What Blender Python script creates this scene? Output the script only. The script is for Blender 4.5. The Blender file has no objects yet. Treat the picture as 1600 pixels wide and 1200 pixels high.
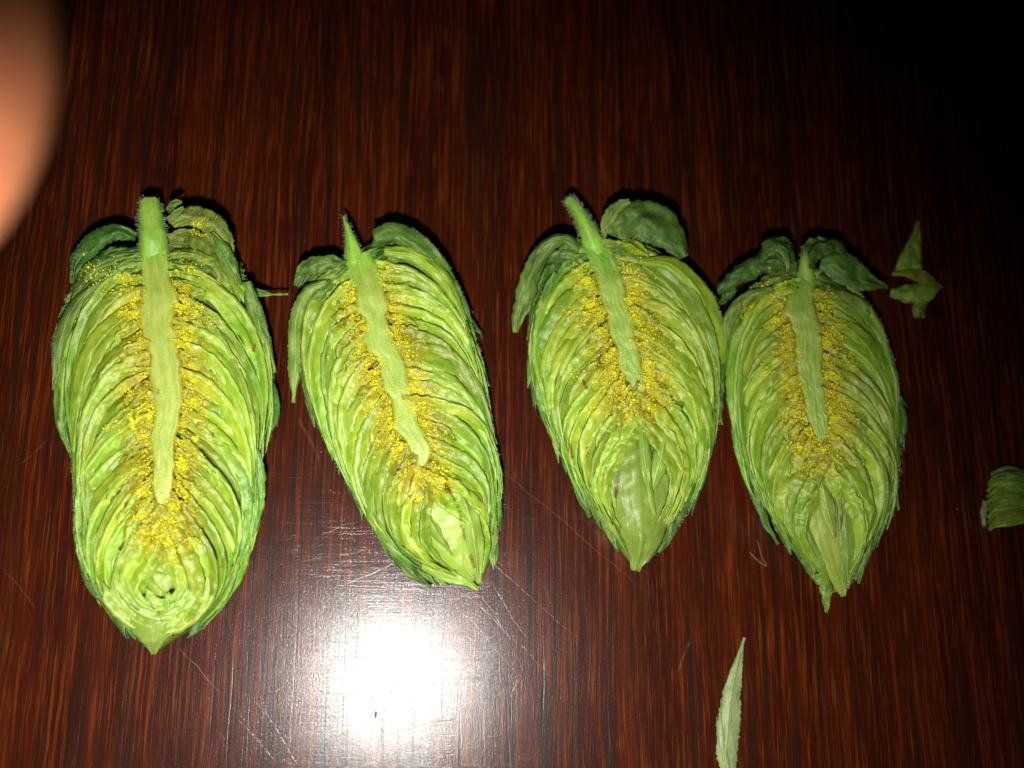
import bpy, math, random
import numpy as np
from mathutils import Vector, Matrix
from mathutils.bvhtree import BVHTree

random.seed(7)
RNG = np.random.default_rng(11)
sc = bpy.context.scene
C = sc.collection

# ------------------------------------------------------------------ camera, lamp, exposure
FPX = 4.1 / 4.54 * 1600            # focal length in photo pixels
H = 0.105                          # lens height above the table (m)
U = H / FPX                        # one photo pixel at table level (m)
cam_d = bpy.data.cameras.new('camera')
cam = bpy.data.objects.new('camera', cam_d)
C.objects.link(cam)
sc.camera = cam
cam_d.sensor_width = 4.54
cam_d.lens = 4.1
cam_d.clip_start = 0.001
cam_d.clip_end = 10
cam.location = (0, 0, H)
_b = -Vector((160 / FPX, 345 / FPX, -1)).normalized()
_r = Vector((0, 1, 0)).cross(_b).normalized()
_u = _b.cross(_r)
cam.rotation_euler = Matrix((_r, _u, _b)).transposed().to_euler()
cam_d.dof.use_dof = True
cam_d.dof.focus_distance = 0.100
cam_d.dof.aperture_fstop = 2.2
RM = np.array(cam.rotation_euler.to_matrix())


def W(xy, z):
    """photo coordinates + height (both in pixels at table level) -> world"""
    xy = np.asarray(xy, float).reshape(-1, 2)
    z = np.broadcast_to(np.asarray(z, float), (len(xy),)) * U
    d = np.stack([(xy[:, 0] - 800) / FPX, -(xy[:, 1] - 600) / FPX, -np.ones(len(xy))], 1) @ RM.T
    t = (z - H) / d[:, 2]
    return np.array([0, 0, H]) + d * t[:, None]


world = bpy.data.worlds.new('World')
sc.world = world
world.use_nodes = True
bg = world.node_tree.nodes['Background']
bg.inputs[0].default_value = (1.0, 0.86, 0.7, 1)
bg.inputs[1].default_value = 0.004

hl = W([(612, 1060)], 0)[0]        # where the flash mirrors in the lacquer
ld = bpy.data.lights.new('flash', 'SPOT')
lamp = bpy.data.objects.new('flash', ld)
C.objects.link(lamp)
lamp.location = (2 * hl[0], 2 * hl[1], H)
aim = W([(450, 1100)], 0)[0]
lamp.rotation_euler = (Vector(aim) - lamp.location).to_track_quat('-Z', 'Y').to_euler()
ld.energy = 1.06
ld.color = (1.0, 0.985, 0.93)
ld.shadow_soft_size = 0.0022
ld.spot_size = math.radians(99.2)
ld.spot_blend = 1.0

sc.view_settings.view_transform = 'Standard'
sc.view_settings.look = 'None'
sc.view_settings.exposure = 0
sc.view_settings.gamma = 1

# ------------------------------------------------------------------ node helpers


class NT:
    def __init__(self, name):
        self.m = bpy.data.materials.new(name)
        self.m.use_nodes = True
        self.t = self.m.node_tree
        self.t.nodes.clear()
        self.out = self.n('ShaderNodeOutputMaterial')

    def n(self, kind, **kw):
        nd = self.t.nodes.new(kind)
        for k, v in kw.items():
            setattr(nd, k, v)
        return nd

    def put(self, sock, v):
        if isinstance(v, bpy.types.NodeSocket):
            self.t.links.new(v, sock)
        elif v is not None:
            if hasattr(sock, 'default_value') and isinstance(v, (tuple, list)) and len(v) == 3 and sock.type == 'RGBA':
                v = (*v, 1)
            sock.default_value = v

    def math(self, op, a, b=None, c=None, clamp=False):
        nd = self.n('ShaderNodeMath', operation=op, use_clamp=clamp)
        self.put(nd.inputs[0], a)
        if b is not None:
            self.put(nd.inputs[1], b)
        if c is not None:
            self.put(nd.inputs[2], c)
        return nd.outputs[0]

    def mix(self, f, a, b, mode='MIX'):
        nd = self.n('ShaderNodeMix', data_type='RGBA', blend_type=mode)
        self.put(nd.inputs[0], f)
        self.put(nd.inputs[6], a)
        self.put(nd.inputs[7], b)
        return nd.outputs[2]

    def ramp(self, v, lo, hi, a=0.0, b=1.0):
        nd = self.n('ShaderNodeMapRange', interpolation_type='SMOOTHSTEP')
        self.put(nd.inputs[0], v)
        nd.inputs[1].default_value = lo
        nd.inputs[2].default_value = hi
        nd.inputs[3].default_value = a
        nd.inputs[4].default_value = b
        return nd.outputs[0]

    def mapping(self, vec, scale=(1, 1, 1), rot=(0, 0, 0), loc=(0, 0, 0)):
        nd = self.n('ShaderNodeMapping')
        self.put(nd.inputs[0], vec)
        nd.inputs[1].default_value = loc
        nd.inputs[2].default_value = rot
        nd.inputs[3].default_value = scale
        return nd.outputs[0]

    def noise(self, vec, scale=1, detail=2, rough=0.5, dist=0.0, w=None):
        nd = self.n('ShaderNodeTexNoise')
        if w is not None:
            nd.noise_dimensions = '4D'
            self.put(nd.inputs['W'], w)
        self.put(nd.inputs['Vector'], vec)
        nd.inputs['Scale'].default_value = scale
        nd.inputs['Detail'].default_value = detail
        nd.inputs['Roughness'].default_value = rough
        nd.inputs['Distortion'].default_value = dist
        return nd.outputs[0]

    def bump(self, h, dist, strength=1.0, normal=None):
        nd = self.n('ShaderNodeBump')
        self.put(nd.inputs['Strength'], strength)
        nd.inputs['Distance'].default_value = dist
        self.put(nd.inputs['Height'], h)
        if normal is not None:
            self.put(nd.inputs['Normal'], normal)
        return nd.outputs[0]


# ------------------------------------------------------------------ materials
def wood_material():
    g = NT('dark_lacquered_wood')
    tc = g.n('ShaderNodeTexCoord').outputs['Object']
    p = g.mapping(tc, (1 / U, 1 / U, 1 / U))              # now in photo pixels
    # slow sideways drift so that the grain is never ruler straight
    drift = g.noise(g.mapping(p, (1 / 90, 1 / 420, 1)), 1, 3, 0.55)
    cx = g.n('ShaderNodeCombineXYZ')
    g.put(cx.inputs[0], g.math('MULTIPLY', g.math('SUBTRACT', drift, 0.5), 20.0))
    add = g.n('ShaderNodeVectorMath', operation='ADD')
    g.put(add.inputs[0], p)
    g.put(add.inputs[1], cx.outputs[0])
    q = add.outputs[0]
    band = g.noise(g.mapping(q, (1 / 60, 1 / 1400, 1)), 1, 2, 0.5)
    streak = g.noise(g.mapping(q, (1 / 10, 1 / 520, 1)), 1, 2, 0.55)
    streak2 = g.noise(g.mapping(q, (1 / 6, 1 / 200, 1), loc=(31, 4, 0)), 1, 3, 0.6)
    fibre = g.noise(g.mapping(q, (1 / 2.3, 1 / 85, 1), loc=(3, 14, 0)), 1, 3, 0.65)
    pore = g.noise(g.mapping(q, (1 / 5.5, 1 / 420, 1), loc=(77, 1, 0)), 1, 2, 0.5)
    base = g.mix(g.ramp(band, 0.35, 0.65), (0.022, 0.0028, 0.0010), (0.044, 0.0062, 0.0014))
    base = g.mix(g.ramp(streak2, 0.48, 0.72), base, (0.100, 0.0185, 0.0026))
    base = g.mix(g.math('MULTIPLY', g.ramp(fibre, 0.54, 0.76), 0.42), base, (0.27, 0.068, 0.008))
    dark = g.ramp(streak, 0.52, 0.62)
    base = g.mix(g.math('MULTIPLY', dark, 0.88), base, (0.016, 0.0055, 0.0028))
    dark2 = g.ramp(fibre, 0.47, 0.36)
    base = g.mix(g.math('MULTIPLY', dark2, 0.60), base, (0.020, 0.0065, 0.0030))
    pr = g.ramp(pore, 0.60, 0.67)
    base = g.mix(g.math('MULTIPLY', pr, 0.75), base, (0.006, 0.0035, 0.0028))
    # wear: hairline scratches in the lacquer, at places and angles of their own
    sep = g.n('ShaderNodeSeparateXYZ')
    wob = g.noise(g.mapping(p, (1 / 55, 1 / 55, 1)), 1, 2, 0.5)
    g.put(sep.inputs[0], p)
    X, Y = sep.outputs[0], sep.outputs[1]
    tot = None
    marks = [((705, 905), (880, 1075), 1.2, .5), ((772, 725), (1010, 925), 1.2, .45), ((735, 850), (905, 1000), 1.1, .6),
             ((760, 900), (830, 1010), 1.0, .6), ((745, 925), (800, 1000), 1.0, .6), ((700, 930), (815, 1060), .9, .5),
             ((500, 835), (560, 815), 1.4, .7), ((460, 880), (600, 858), 1.2, .5), ((535, 915), (620, 880), 1.8, .9),
             ((595, 1150), (740, 1118), 1.2, .9), ((280, 1010), (345, 1085), 1.2, .8), ((370, 1120), (430, 1190), 1.0, .6),
             ((1060, 1052), (1078, 1000), 2.2, .6), ((1170, 862), (1193, 880), 1.4, .35), ((797, 1090), (808, 1062), 2.2, .9),
             ((640, 960), (770, 1110), .9, .35), ((30, 725), (75, 690), 1.0, .5), ((465, 650), (500, 720), 2.6, .35),
             ((400, 1090), (470, 1200), 1.0, .6), ((845, 905), (860, 945), 2.0, .25), ((0, 880), (60, 955), 1.0, .3)]
    for a, b, wd, st in marks:
        A, B = W([a], 0)[0][:2] / U, W([b], 0)[0][:2] / U
        L = float(np.hypot(*(B - A)))
        d = (B - A) / L
        nx, ny = -d[1], d[0]
        # distance across and along
        acr = g.math('MULTIPLY_ADD', X, float(nx), g.math('MULTIPLY_ADD', Y, float(ny), float(-(nx * A[0] + ny * A[1]))))
        acr = g.math('MULTIPLY_ADD', g.math('SUBTRACT', wob, 0.5), 12.0, acr)
        alo = g.math('MULTIPLY_ADD', X, float(d[0]), g.math('MULTIPLY_ADD', Y, float(d[1]), float(-(d @ A) - L / 2)))
        f1 = g.math('SUBTRACT', 1.0, g.math('DIVIDE', g.math('ABSOLUTE', acr), wd), clamp=True)
        f2 = g.math('SUBTRACT', 1.0, g.math('POWER', g.math('DIVIDE', g.math('ABSOLUTE', alo), L / 2), 6.0), clamp=True)
        f = g.math('MULTIPLY', g.math('MULTIPLY', f1, f2), st)
        tot = f if tot is None else g.math('MAXIMUM', tot, f)
    brk = g.ramp(g.noise(g.mapping(p, (1 / 7, 1 / 7, 1)), 1, 2, 0.6), 0.36, 0.58, 0.15, 1.0)
    scr = g.math('MULTIPLY', tot, brk)
    base = g.mix(g.math('MULTIPLY', scr, 0.32), base, (0.36, 0.24, 0.18))
    # dust specks
    vor = g.n('ShaderNodeTexVoronoi')
    g.put(vor.inputs['Vector'], g.mapping(p, (1 / 46, 1 / 46, 1)))
    speck = g.ramp(vor.outputs['Distance'], 0.035, 0.015)
    base = g.mix(g.math('MULTIPLY', speck, 0.30), base, (0.30, 0.25, 0.20))
    # relief
    hair = None
    for k, (ang, off) in enumerate(((0.65, 3), (-0.5, 9), (1.25, 21), (-1.2, 40), (0.1, 60))):
        nz = g.noise(g.mapping(p, (1 / 110, 1 / 1.7, 1), (0, 0, ang), (off, off, 0)), 1, 1, 0.5)
        nz = g.ramp(nz, 0.62, 0.78)
        hair = nz if hair is None else g.math('ADD', hair, nz)
    h = g.math('MULTIPLY', streak2, 0.35)
    h = g.math('MULTIPLY_ADD', fibre, 0.42, h)
    h = g.math('MULTIPLY_ADD', pr, -0.15, h)
    h = g.math('MULTIPLY_ADD', hair, -0.10, h)
    h = g.math('MULTIPLY_ADD', scr, -0.3, h)
    grit = g.noise(p, 0.42, 3, 0.7)
    h = g.math('MULTIPLY_ADD', grit, 0.7, h)
    bmp = g.bump(h, 0.48 * U, 0.75)
    b = g.n('ShaderNodeBsdfPrincipled')
    g.put(b.inputs['Base Color'], base)
    g.put(b.inputs['Roughness'], g.math('MULTIPLY_ADD', pr, 0.08, g.math('MULTIPLY_ADD', grit, 0.10, 0.22)))
    b.inputs['Specular IOR Level'].default_value = 0.10
    g.put(b.inputs['Coat Weight'], g.math('MULTIPLY_ADD', pr, -0.06, 0.36))
    b.inputs['Coat Roughness'].default_value = 0.12
    g.put(b.inputs['Normal'], bmp)
    hc = g.math('MULTIPLY_ADD', grit, 0.6, g.math('MULTIPLY', fibre, 0.24))
    hc = g.math('MULTIPLY_ADD', hair, -0.12, g.math('MULTIPLY_ADD', scr, -0.28, g.math('MULTIPLY_ADD', pr, -0.12, hc)))
    g.put(b.inputs['Coat Normal'], g.bump(hc, 0.45 * U, 0.75))
    g.t.links.new(b.outputs[0], g.out.inputs[0])
    return g.m


def leaf_material(name, inner=(0.40, 0.535, 0.050), mid=(0.22, 0.41, 0.020), outer=(0.095, 0.25, 0.012),
                  yellow=(0.52, 0.46, 0.015), pale=(0.52, 0.64, 0.16), rough=0.38, brown=True, bump=1.0, vary=1.0):
    """attribute mask: R = resin dusted (yellow), on the core painted gap shade, G = outer / exposed green, B = pale cut lip"""
    g = NT(name)
    at = g.n('ShaderNodeAttribute', attribute_name='mask')
    sp = g.n('ShaderNodeSeparateColor')
    g.put(sp.inputs[0], at.outputs['Color'])
    R, G, B = sp.outputs
    oi = g.n('ShaderNodeObjectInfo')
    rnd = oi.outputs['Random']
    uv = g.n('ShaderNodeTexCoord').outputs['UV']           # x along, y across, in pixels
    p = g.mapping(g.n('ShaderNodeTexCoord').outputs['Object'], (1 / U, 1 / U, 1 / U))
    w = g.math('MULTIPLY', rnd, 50.0)
    vein = g.noise(g.mapping(uv, (1 / 60, 1 / 3.2, 1)), 1, 2, 0.6, w=w)
    vein2 = g.noise(g.mapping(uv, (1 / 40, 1 / 9, 1), loc=(9, 9, 0)), 1, 2, 0.6, w=w)
    blot = g.noise(p, 1 / 22, 3, 0.6)
    fine = g.noise(p, 1 / 3.2, 3, 0.65)
    col = g.mix(g.ramp(vein2, 0.35, 0.66), mid, inner)
    col = g.mix(g.math('MULTIPLY', g.ramp(blot, 0.45, 0.7), 0.6), col, mid)
    gs = g.ramp(g.math('ADD', G, g.math('MULTIPLY', g.math('SUBTRACT', blot, 0.5), 0.9)), 0.15, 0.95)
    outc = g.mix(g.ramp(vein2, 0.3, 0.7), outer, tuple(c * 1.7 for c in outer))
    col = g.mix(gs, col, outc)
    col = g.mix(g.math('MULTIPLY', g.ramp(vein, 0.58, 0.78), 0.30), col, pale)
    ys = g.ramp(g.math('ADD', R, g.math('MULTIPLY', g.math('SUBTRACT', g.noise(p, 1 / 12, 3, 0.7), 0.5), 1.3)), 0.22, 0.85)
    ycol = g.mix(g.ramp(fine, 0.35, 0.65), g.mix(g.ramp(blot, .42, .60), (0.25, 0.17, 0.008), (0.38, 0.37, 0.012)), yellow)
    col = g.mix(g.math('MULTIPLY', ys, 0.86), col, ycol)
    col = g.mix(g.math('MULTIPLY', g.ramp(B, 0.2, 0.9), 0.32), col, pale)
    if brown:
        br = g.noise(p, 1 / 15, 4, 0.75)
        col = g.mix(g.math('MULTIPLY', g.ramp(br, 0.63, 0.72), 0.55), col, (0.17, 0.075, 0.014))
    bz = g.math('ADD', at.outputs['Alpha'], g.math('MULTIPLY', g.math('SUBTRACT', fine, .5), .7))
    col = g.mix(g.math('MULTIPLY', g.ramp(bz, .3, .8), .8), col, (0.15, 0.055, 0.012))
    val = g.n('ShaderNodeHueSaturation')
    g.put(val.inputs['Color'], col)
    g.put(val.inputs['Value'], g.math('MULTIPLY_ADD', rnd, 0.46 * vary, 1.0 - .38 * vary))
    g.put(val.inputs['Hue'], g.math('MULTIPLY_ADD', g.math('FRACT', g.math('MULTIPLY', rnd, 17.3)), 0.030, 0.480))
    col = val.outputs[0]
    h = g.math('MULTIPLY_ADD', vein, 0.6, g.math('MULTIPLY_ADD', fine, 0.8, vein2))
    bmp = g.bump(h, 1.1 * U * bump, 0.8)
    b = g.n('ShaderNodeBsdfPrincipled')
    g.put(b.inputs['Base Color'], col)
    g.put(b.inputs['Roughness'], g.math('MULTIPLY_ADD', fine, 0.22, rough - 0.1))
    b.inputs['Specular IOR Level'].default_value = 0.5
    g.put(b.inputs['Normal'], bmp)
    b.inputs['Subsurface Weight'].default_value = 0.25
    b.inputs['Subsurface Radius'].default_value = (0.0004, 0.0006, 0.0001)
    b.inputs['Subsurface Scale'].default_value = 1.0
    tr = g.n('ShaderNodeBsdfTranslucent')
    g.put(tr.inputs[0], col)
    g.put(tr.inputs[1], bmp)
    mx = g.n('ShaderNodeMixShader')
    mx.inputs[0].default_value = 0.22
    g.t.links.new(b.outputs[0], mx.inputs[1])
    g.t.links.new(tr.outputs[0], mx.inputs[2])
    g.t.links.new(mx.outputs[0], g.out.inputs[0])
    return g.m


def plain_material(name, col, rough=0.5, spec=0.5, var=0.3, col2=None, scale=0.2, sss=0.0):
    g = NT(name)
    p = g.mapping(g.n('ShaderNodeTexCoord').outputs['Object'], (1 / U, 1 / U, 1 / U))
    nz = g.noise(p, scale, 3, 0.6)
    c2 = col2 or tuple(c * (1 - var) for c in col)
    b = g.n('ShaderNodeBsdfPrincipled')
    g.put(b.inputs['Base Color'], g.mix(g.ramp(nz, 0.35, 0.65), col, c2))
    b.inputs['Roughness'].default_value = rough
    b.inputs['Specular IOR Level'].default_value = spec
    g.put(b.inputs['Normal'], g.bump(nz, 1.0 * U, 0.6))
    g.t.links.new(b.outputs[0], g.out.inputs[0])
    return g.m


M_wood = wood_material()
M_bract = leaf_material('hop_bract')
M_tip = leaf_material('hop_tip_bract', inner=(0.37, 0.51, 0.10), mid=(0.25, 0.42, 0.05), outer=(0.08, 0.2, 0.012), bump=0.9)
M_outer = leaf_material('hop_outer_bract', inner=(0.25, 0.40, 0.060), mid=(0.15, 0.29, 0.035), pale=(0.36, 0.46, 0.18), outer=(0.055, 0.14, 0.018), rough=0.5)
M_strig = leaf_material('hop_strig', inner=(0.43, 0.54, 0.11), mid=(0.29, 0.46, 0.06), outer=(0.17, 0.38, 0.03), pale=(0.56, 0.63, 0.20), brown=False, bump=1.2, vary=0)
M_sliver = leaf_material('dry_bract', inner=(0.36, 0.42, 0.17), mid=(0.26, 0.33, 0.12), outer=(0.12, 0.24, 0.06), pale=(0.55, 0.58, 0.36), rough=0.45)
M_scrap = leaf_material('scrap_leaf', inner=(0.38, 0.50, 0.07), mid=(0.24, 0.38, 0.04), outer=(0.12, 0.25, 0.025))
M_lup = plain_material('lupulin', (0.62, 0.60, 0.006), 0.4, 0.5, col2=(0.44, 0.38, 0.006), scale=0.05)
M_hair = plain_material('plant_hair', (0.62, 0.66, 0.50), 0.4, 0.4)
M_core = leaf_material('hop_core', inner=(0.24, 0.30, 0.05), mid=(0.14, 0.21, 0.03), yellow=(0.12, 0.085, 0.008), brown=True)  # inner brown darkened to paint shade into the gaps between bracts
M_fibre = plain_material('dry_fibre', (0.16, 0.14, 0.08), 0.6)
M_crumb = plain_material('brown_crumb', (0.12, 0.05, 0.02), 0.6)


def skin_material():
    g = NT('skin')
    p = g.mapping(g.n('ShaderNodeTexCoord').outputs['Object'], (1 / U, 1 / U, 1 / U))
    nz = g.noise(p, 1 / 60, 3, 0.6)
    rid = g.n('ShaderNodeTexWave')
    g.put(rid.inputs['Vector'], g.mapping(p, (1 / 40, 1 / 40, 1 / 40)))
    rid.inputs['Scale'].default_value = 1.5
    rid.inputs['Distortion'].default_value = 3
    b = g.n('ShaderNodeBsdfPrincipled')
    g.put(b.inputs['Base Color'], g.mix(nz, (0.86, 0.25, 0.115), (0.88, 0.30, 0.15)))
    b.inputs['Roughness'].default_value = 0.5
    b.inputs['Subsurface Weight'].default_value = 0.3
    b.inputs['Subsurface Radius'].default_value = (0.003, 0.001, 0.0005)
    b.inputs['Subsurface Scale'].default_value = 0.5
    g.put(b.inputs['Normal'], g.bump(rid.outputs[0], 0.00008, 0.5))
    g.t.links.new(b.outputs[0], g.out.inputs[0])
    return g.m


M_skin = skin_material()
M_nail = plain_material('nail', (0.75, 0.48, 0.38), 0.25, 0.5, scale=0.02)

# ------------------------------------------------------------------ mesh helpers


BRUISES = [([(203, 944), (216, 953)], 2.5, .8), ([(235, 944), (241, 951)], 2.2, .9), ([(247, 956), (252, 973)], 2.2, .8),
           ([(352, 862), (346, 886)], 3, .6), ([(322, 925), (298, 975)], 2, .5),
           ([(694, 757), (700, 766)], 5, .9), ([(700, 762), (714, 788), (723, 822), (727, 850)], 2.2, .8), ([(735, 868), (741, 886)], 3, .8),
           ([(722, 868), (725, 882)], 2.5, .5), ([(744, 776), (750, 782)], 2.5, .6),
           ([(967, 738), (965, 756), (962, 775)], 3.8, .85), ([(890, 695), (894, 715)], 3.5, .7), ([(878, 655), (882, 690)], 2.5, .5), ([(912, 596), (916, 606)], 3, .8),
           ([(1052, 745), (1051, 756)], 2, .5), ([(1159, 470), (1160, 490), (1155, 512)], 1.8, .9), ([(1172, 515), (1192, 512)], 1.6, .8),
           ([(1388, 690), (1391, 730), (1388, 765)], 3.5, .6), ([(1366, 805), (1360, 830)], 4, .5), ([(398, 540), (396, 548)], 3.5, .8),
           ([(122, 462), (110, 492)], 2.5, .5), ([(1000, 560), (1025, 572)], 4, .5), ([(940, 555), (935, 570)], 4, .7)]


def bruise(XY):
    P = XY.reshape(-1, 2)
    out = np.zeros(len(P))
    lo, hi = P.min(0) - 8, P.max(0) + 8
    for pl, wd, st in BRUISES:
        q = np.array(pl, float)
        if (q.max(0) < lo).any() or (q.min(0) > hi).any():
            continue
        for a, b in zip(q[:-1], q[1:]):
            d = b - a
            t = np.clip(((P - a) @ d) / (d @ d), 0, 1)
            dist = np.linalg.norm(P - a - t[:, None] * d, axis=1)
            out = np.maximum(out, st * np.clip(1.6 - dist / wd, 0, 1))
    return out


def make_obj(name, verts, faces, mat, parent=None, origin=None, uv=None, mask=None, smooth=True, brown=None):
    """verts are world positions; the object sits at its parent's origin (or at `origin`)"""
    o0 = np.array(parent.location) if parent is not None else np.array(origin if origin is not None else (0, 0, 0))
    me = bpy.data.meshes.new(name)
    v = np.asarray(verts, float) - o0
    me.from_pydata(v.tolist(), [], faces.tolist() if hasattr(faces, 'tolist') else faces)
    if uv is not None:
        lay = me.uv_layers.new(name='UVMap')
        idx = np.empty(len(me.loops), dtype=np.int32)
        me.loops.foreach_get('vertex_index', idx)
        lay.data.foreach_set('uv', np.asarray(uv, np.float32)[idx].ravel())
    if mask is not None:
        ca = me.color_attributes.new('mask', 'FLOAT_COLOR', 'POINT')
        m4 = np.ones((len(v), 4), np.float32)
        m4[:, :3] = np.clip(mask, 0, 1)
        m4[:, 3] = 0 if brown is None else np.clip(brown, 0, 1)
        ca.data.foreach_set('color', m4.ravel())
    if smooth:
        me.polygons.foreach_set('use_smooth', np.ones(len(me.polygons), bool))
    me.materials.append(mat)
    me.update()
    o = bpy.data.objects.new(name, me)
    C.objects.link(o)
    if parent is not None:
        o.parent = parent
    else:
        o.location = o0
    return o


def thing(name, label, cat, loc, group=None):
    o = bpy.data.objects.new(name, None)
    o.empty_display_size = 0.005
    C.objects.link(o)
    o.location = loc
    o['label'] = label
    o['category'] = cat
    if group:
        o['group'] = group
    return o


def grid_faces(n, m):
    i, j = np.meshgrid(np.arange(n - 1), np.arange(m - 1), indexing='ij')
    a = (i * m + j).ravel()
    return np.stack([a, a + 1, a + m + 1, a + m], 1)


def poly(pts, n):
    """smooth resample of a polyline (Catmull-Rom by chord length), any dimension"""
    P = np.asarray(pts, float)
    if len(P) == 2:
        t = np.linspace(0, 1, n)[:, None]
        return P[0] * (1 - t) + P[1] * t
    s = np.r_[0, np.cumsum(np.linalg.norm(np.diff(P[:, :2], axis=0), axis=1) + 1e-6)]
    q = np.linspace(0, s[-1], n)
    T = np.empty_like(P)
    T[1:-1] = (P[2:] - P[:-2]) / (s[2:] - s[:-2])[:, None]
    T[0] = (P[1] - P[0]) / (s[1] - s[0])
    T[-1] = (P[-1] - P[-2]) / (s[-1] - s[-2])
    k = np.clip(np.searchsorted(s, q, side='right') - 1, 0, len(P) - 2)
    h = (s[k + 1] - s[k])[:, None]
    u = ((q - s[k])[:, None]) / h
    return ((2 * u**3 - 3 * u**2 + 1) * P[k] + (u**3 - 2 * u**2 + u) * h * T[k]
            + (-2 * u**3 + 3 * u**2) * P[k + 1] + (u**3 - u**2) * h * T[k + 1])


def wob(n, knots, amp):
    """smooth 1-D noise"""
    k = RNG.normal(0, 1, knots + 3)
    x = np.linspace(0, knots, n)
    i = np.floor(x).astype(int)
    f = x - i
    f = f * f * (3 - 2 * f)
    return amp * (k[i] * (1 - f) + k[i + 1] * f)


def crumple(x, y, size):
    """2-D crumple noise with a phase of its own each call"""
    K = RNG.normal(0, 1, (14, 2)) * 2.2 / size
    ph = RNG.uniform(0, 6.28, 14)
    return np.sin(np.multiply.outer(x, K[:, 0]) + np.multiply.outer(y, K[:, 1]) + ph).sum(-1) / 3.7


def bez(p0, p1, p2, p3, n):
    t = np.linspace(0, 1, n)[:, None]
    return (1 - t)**3 * p0 + 3 * (1 - t)**2 * t * p1 + 3 * (1 - t) * t * t * p2 + t**3 * p3


def normals2(c, sign):
    t = np.gradient(c, axis=0)
    t /= np.linalg.norm(t, axis=1)[:, None] + 1e-9
    return np.stack([-t[:, 1], t[:, 0]], 1) * sign


def ribbon(name, c, z, w, drop, sign, mat, parent, mask_fn, lip=0.25, jag=0.0, flip=False, amp=0.8):
    """one cut bract: an inner face that dips towards the axis, a pale cut lip on top and an outer wall.
    c (n,2) photo px, z/w/drop (n,) px, sign = which side is outward"""
    n = len(c)
    N = normals2(c, sign)
    prof = [(-1.0, -1.0, 0), (-0.72, -.72, 0), (-0.42, -.38, 0), (-0.15, -.10, 0.15), (-0.02, .0, 1), (lip * .5, .06, 1), (lip, 0.0, .9), (lip + .10, -.35, 0), (lip + .16, -1.3, 0), (lip + .1, -3.4, 0)]
    if flip:
        prof = [(-0.95, -1.6, 0), (-0.85, -.35, 0), (-0.75, -.05, .9), (-0.75 + lip * .6, 0.02, 1), (-.75 + lip, -.05, .6), (-.2, -.20, 0), (0.1, -.38, 0), (.4, -.62, 0), (.55, -.95, 0), (.5, -2.2, 0)]
    m = len(prof)
    V = np.empty((n, m, 3))
    uv = np.empty((n, m, 2))
    mk = np.empty((n, m, 3))
    s = np.r_[0, np.cumsum(np.linalg.norm(np.diff(c, axis=0), axis=1))]
    jg = 1 + RNG.normal(0, 1, n) * jag
    base = mask_fn(c)
    XY = np.empty((n, m, 2))
    ZZ = np.empty((n, m))
    for j, (a, b, l) in enumerate(prof):
        off = a * w * (jg if a > 0 else 1) + wob(n, max(3, n // 6), 0.6)
        zz = z + b * drop + wob(n, max(3, n // 5), 0.8)
        XY[:, j] = c + N * off[:, None]
        ZZ[:, j] = zz
        uv[:, j, 0] = s
        uv[:, j, 1] = a * w.max()
        mk[:, j] = base
        mk[:, j, 2] = l * 0.9
        if l > .5:
            mk[:, j, 0] *= 0.6
    am = np.broadcast_to(np.asarray(amp, float), (n,))[:, None]
    X, Y = XY[..., 0].copy(), XY[..., 1].copy()
    ZZ += am * (crumple(X, Y, 13) + .55 * crumple(X, Y, 6))
    XY[..., 0] += am * .6 * crumple(X, Y, 10)
    XY[..., 1] += am * .6 * crumple(X, Y, 10)
    V = W(XY.reshape(-1, 2), ZZ.ravel()).reshape(n, m, 3)
    return make_obj(name, V.reshape(-1, 3), grid_faces(n, m), mat, parent, uv=uv.reshape(-1, 2), mask=mk.reshape(-1, 3), brown=bruise(XY))


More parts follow.
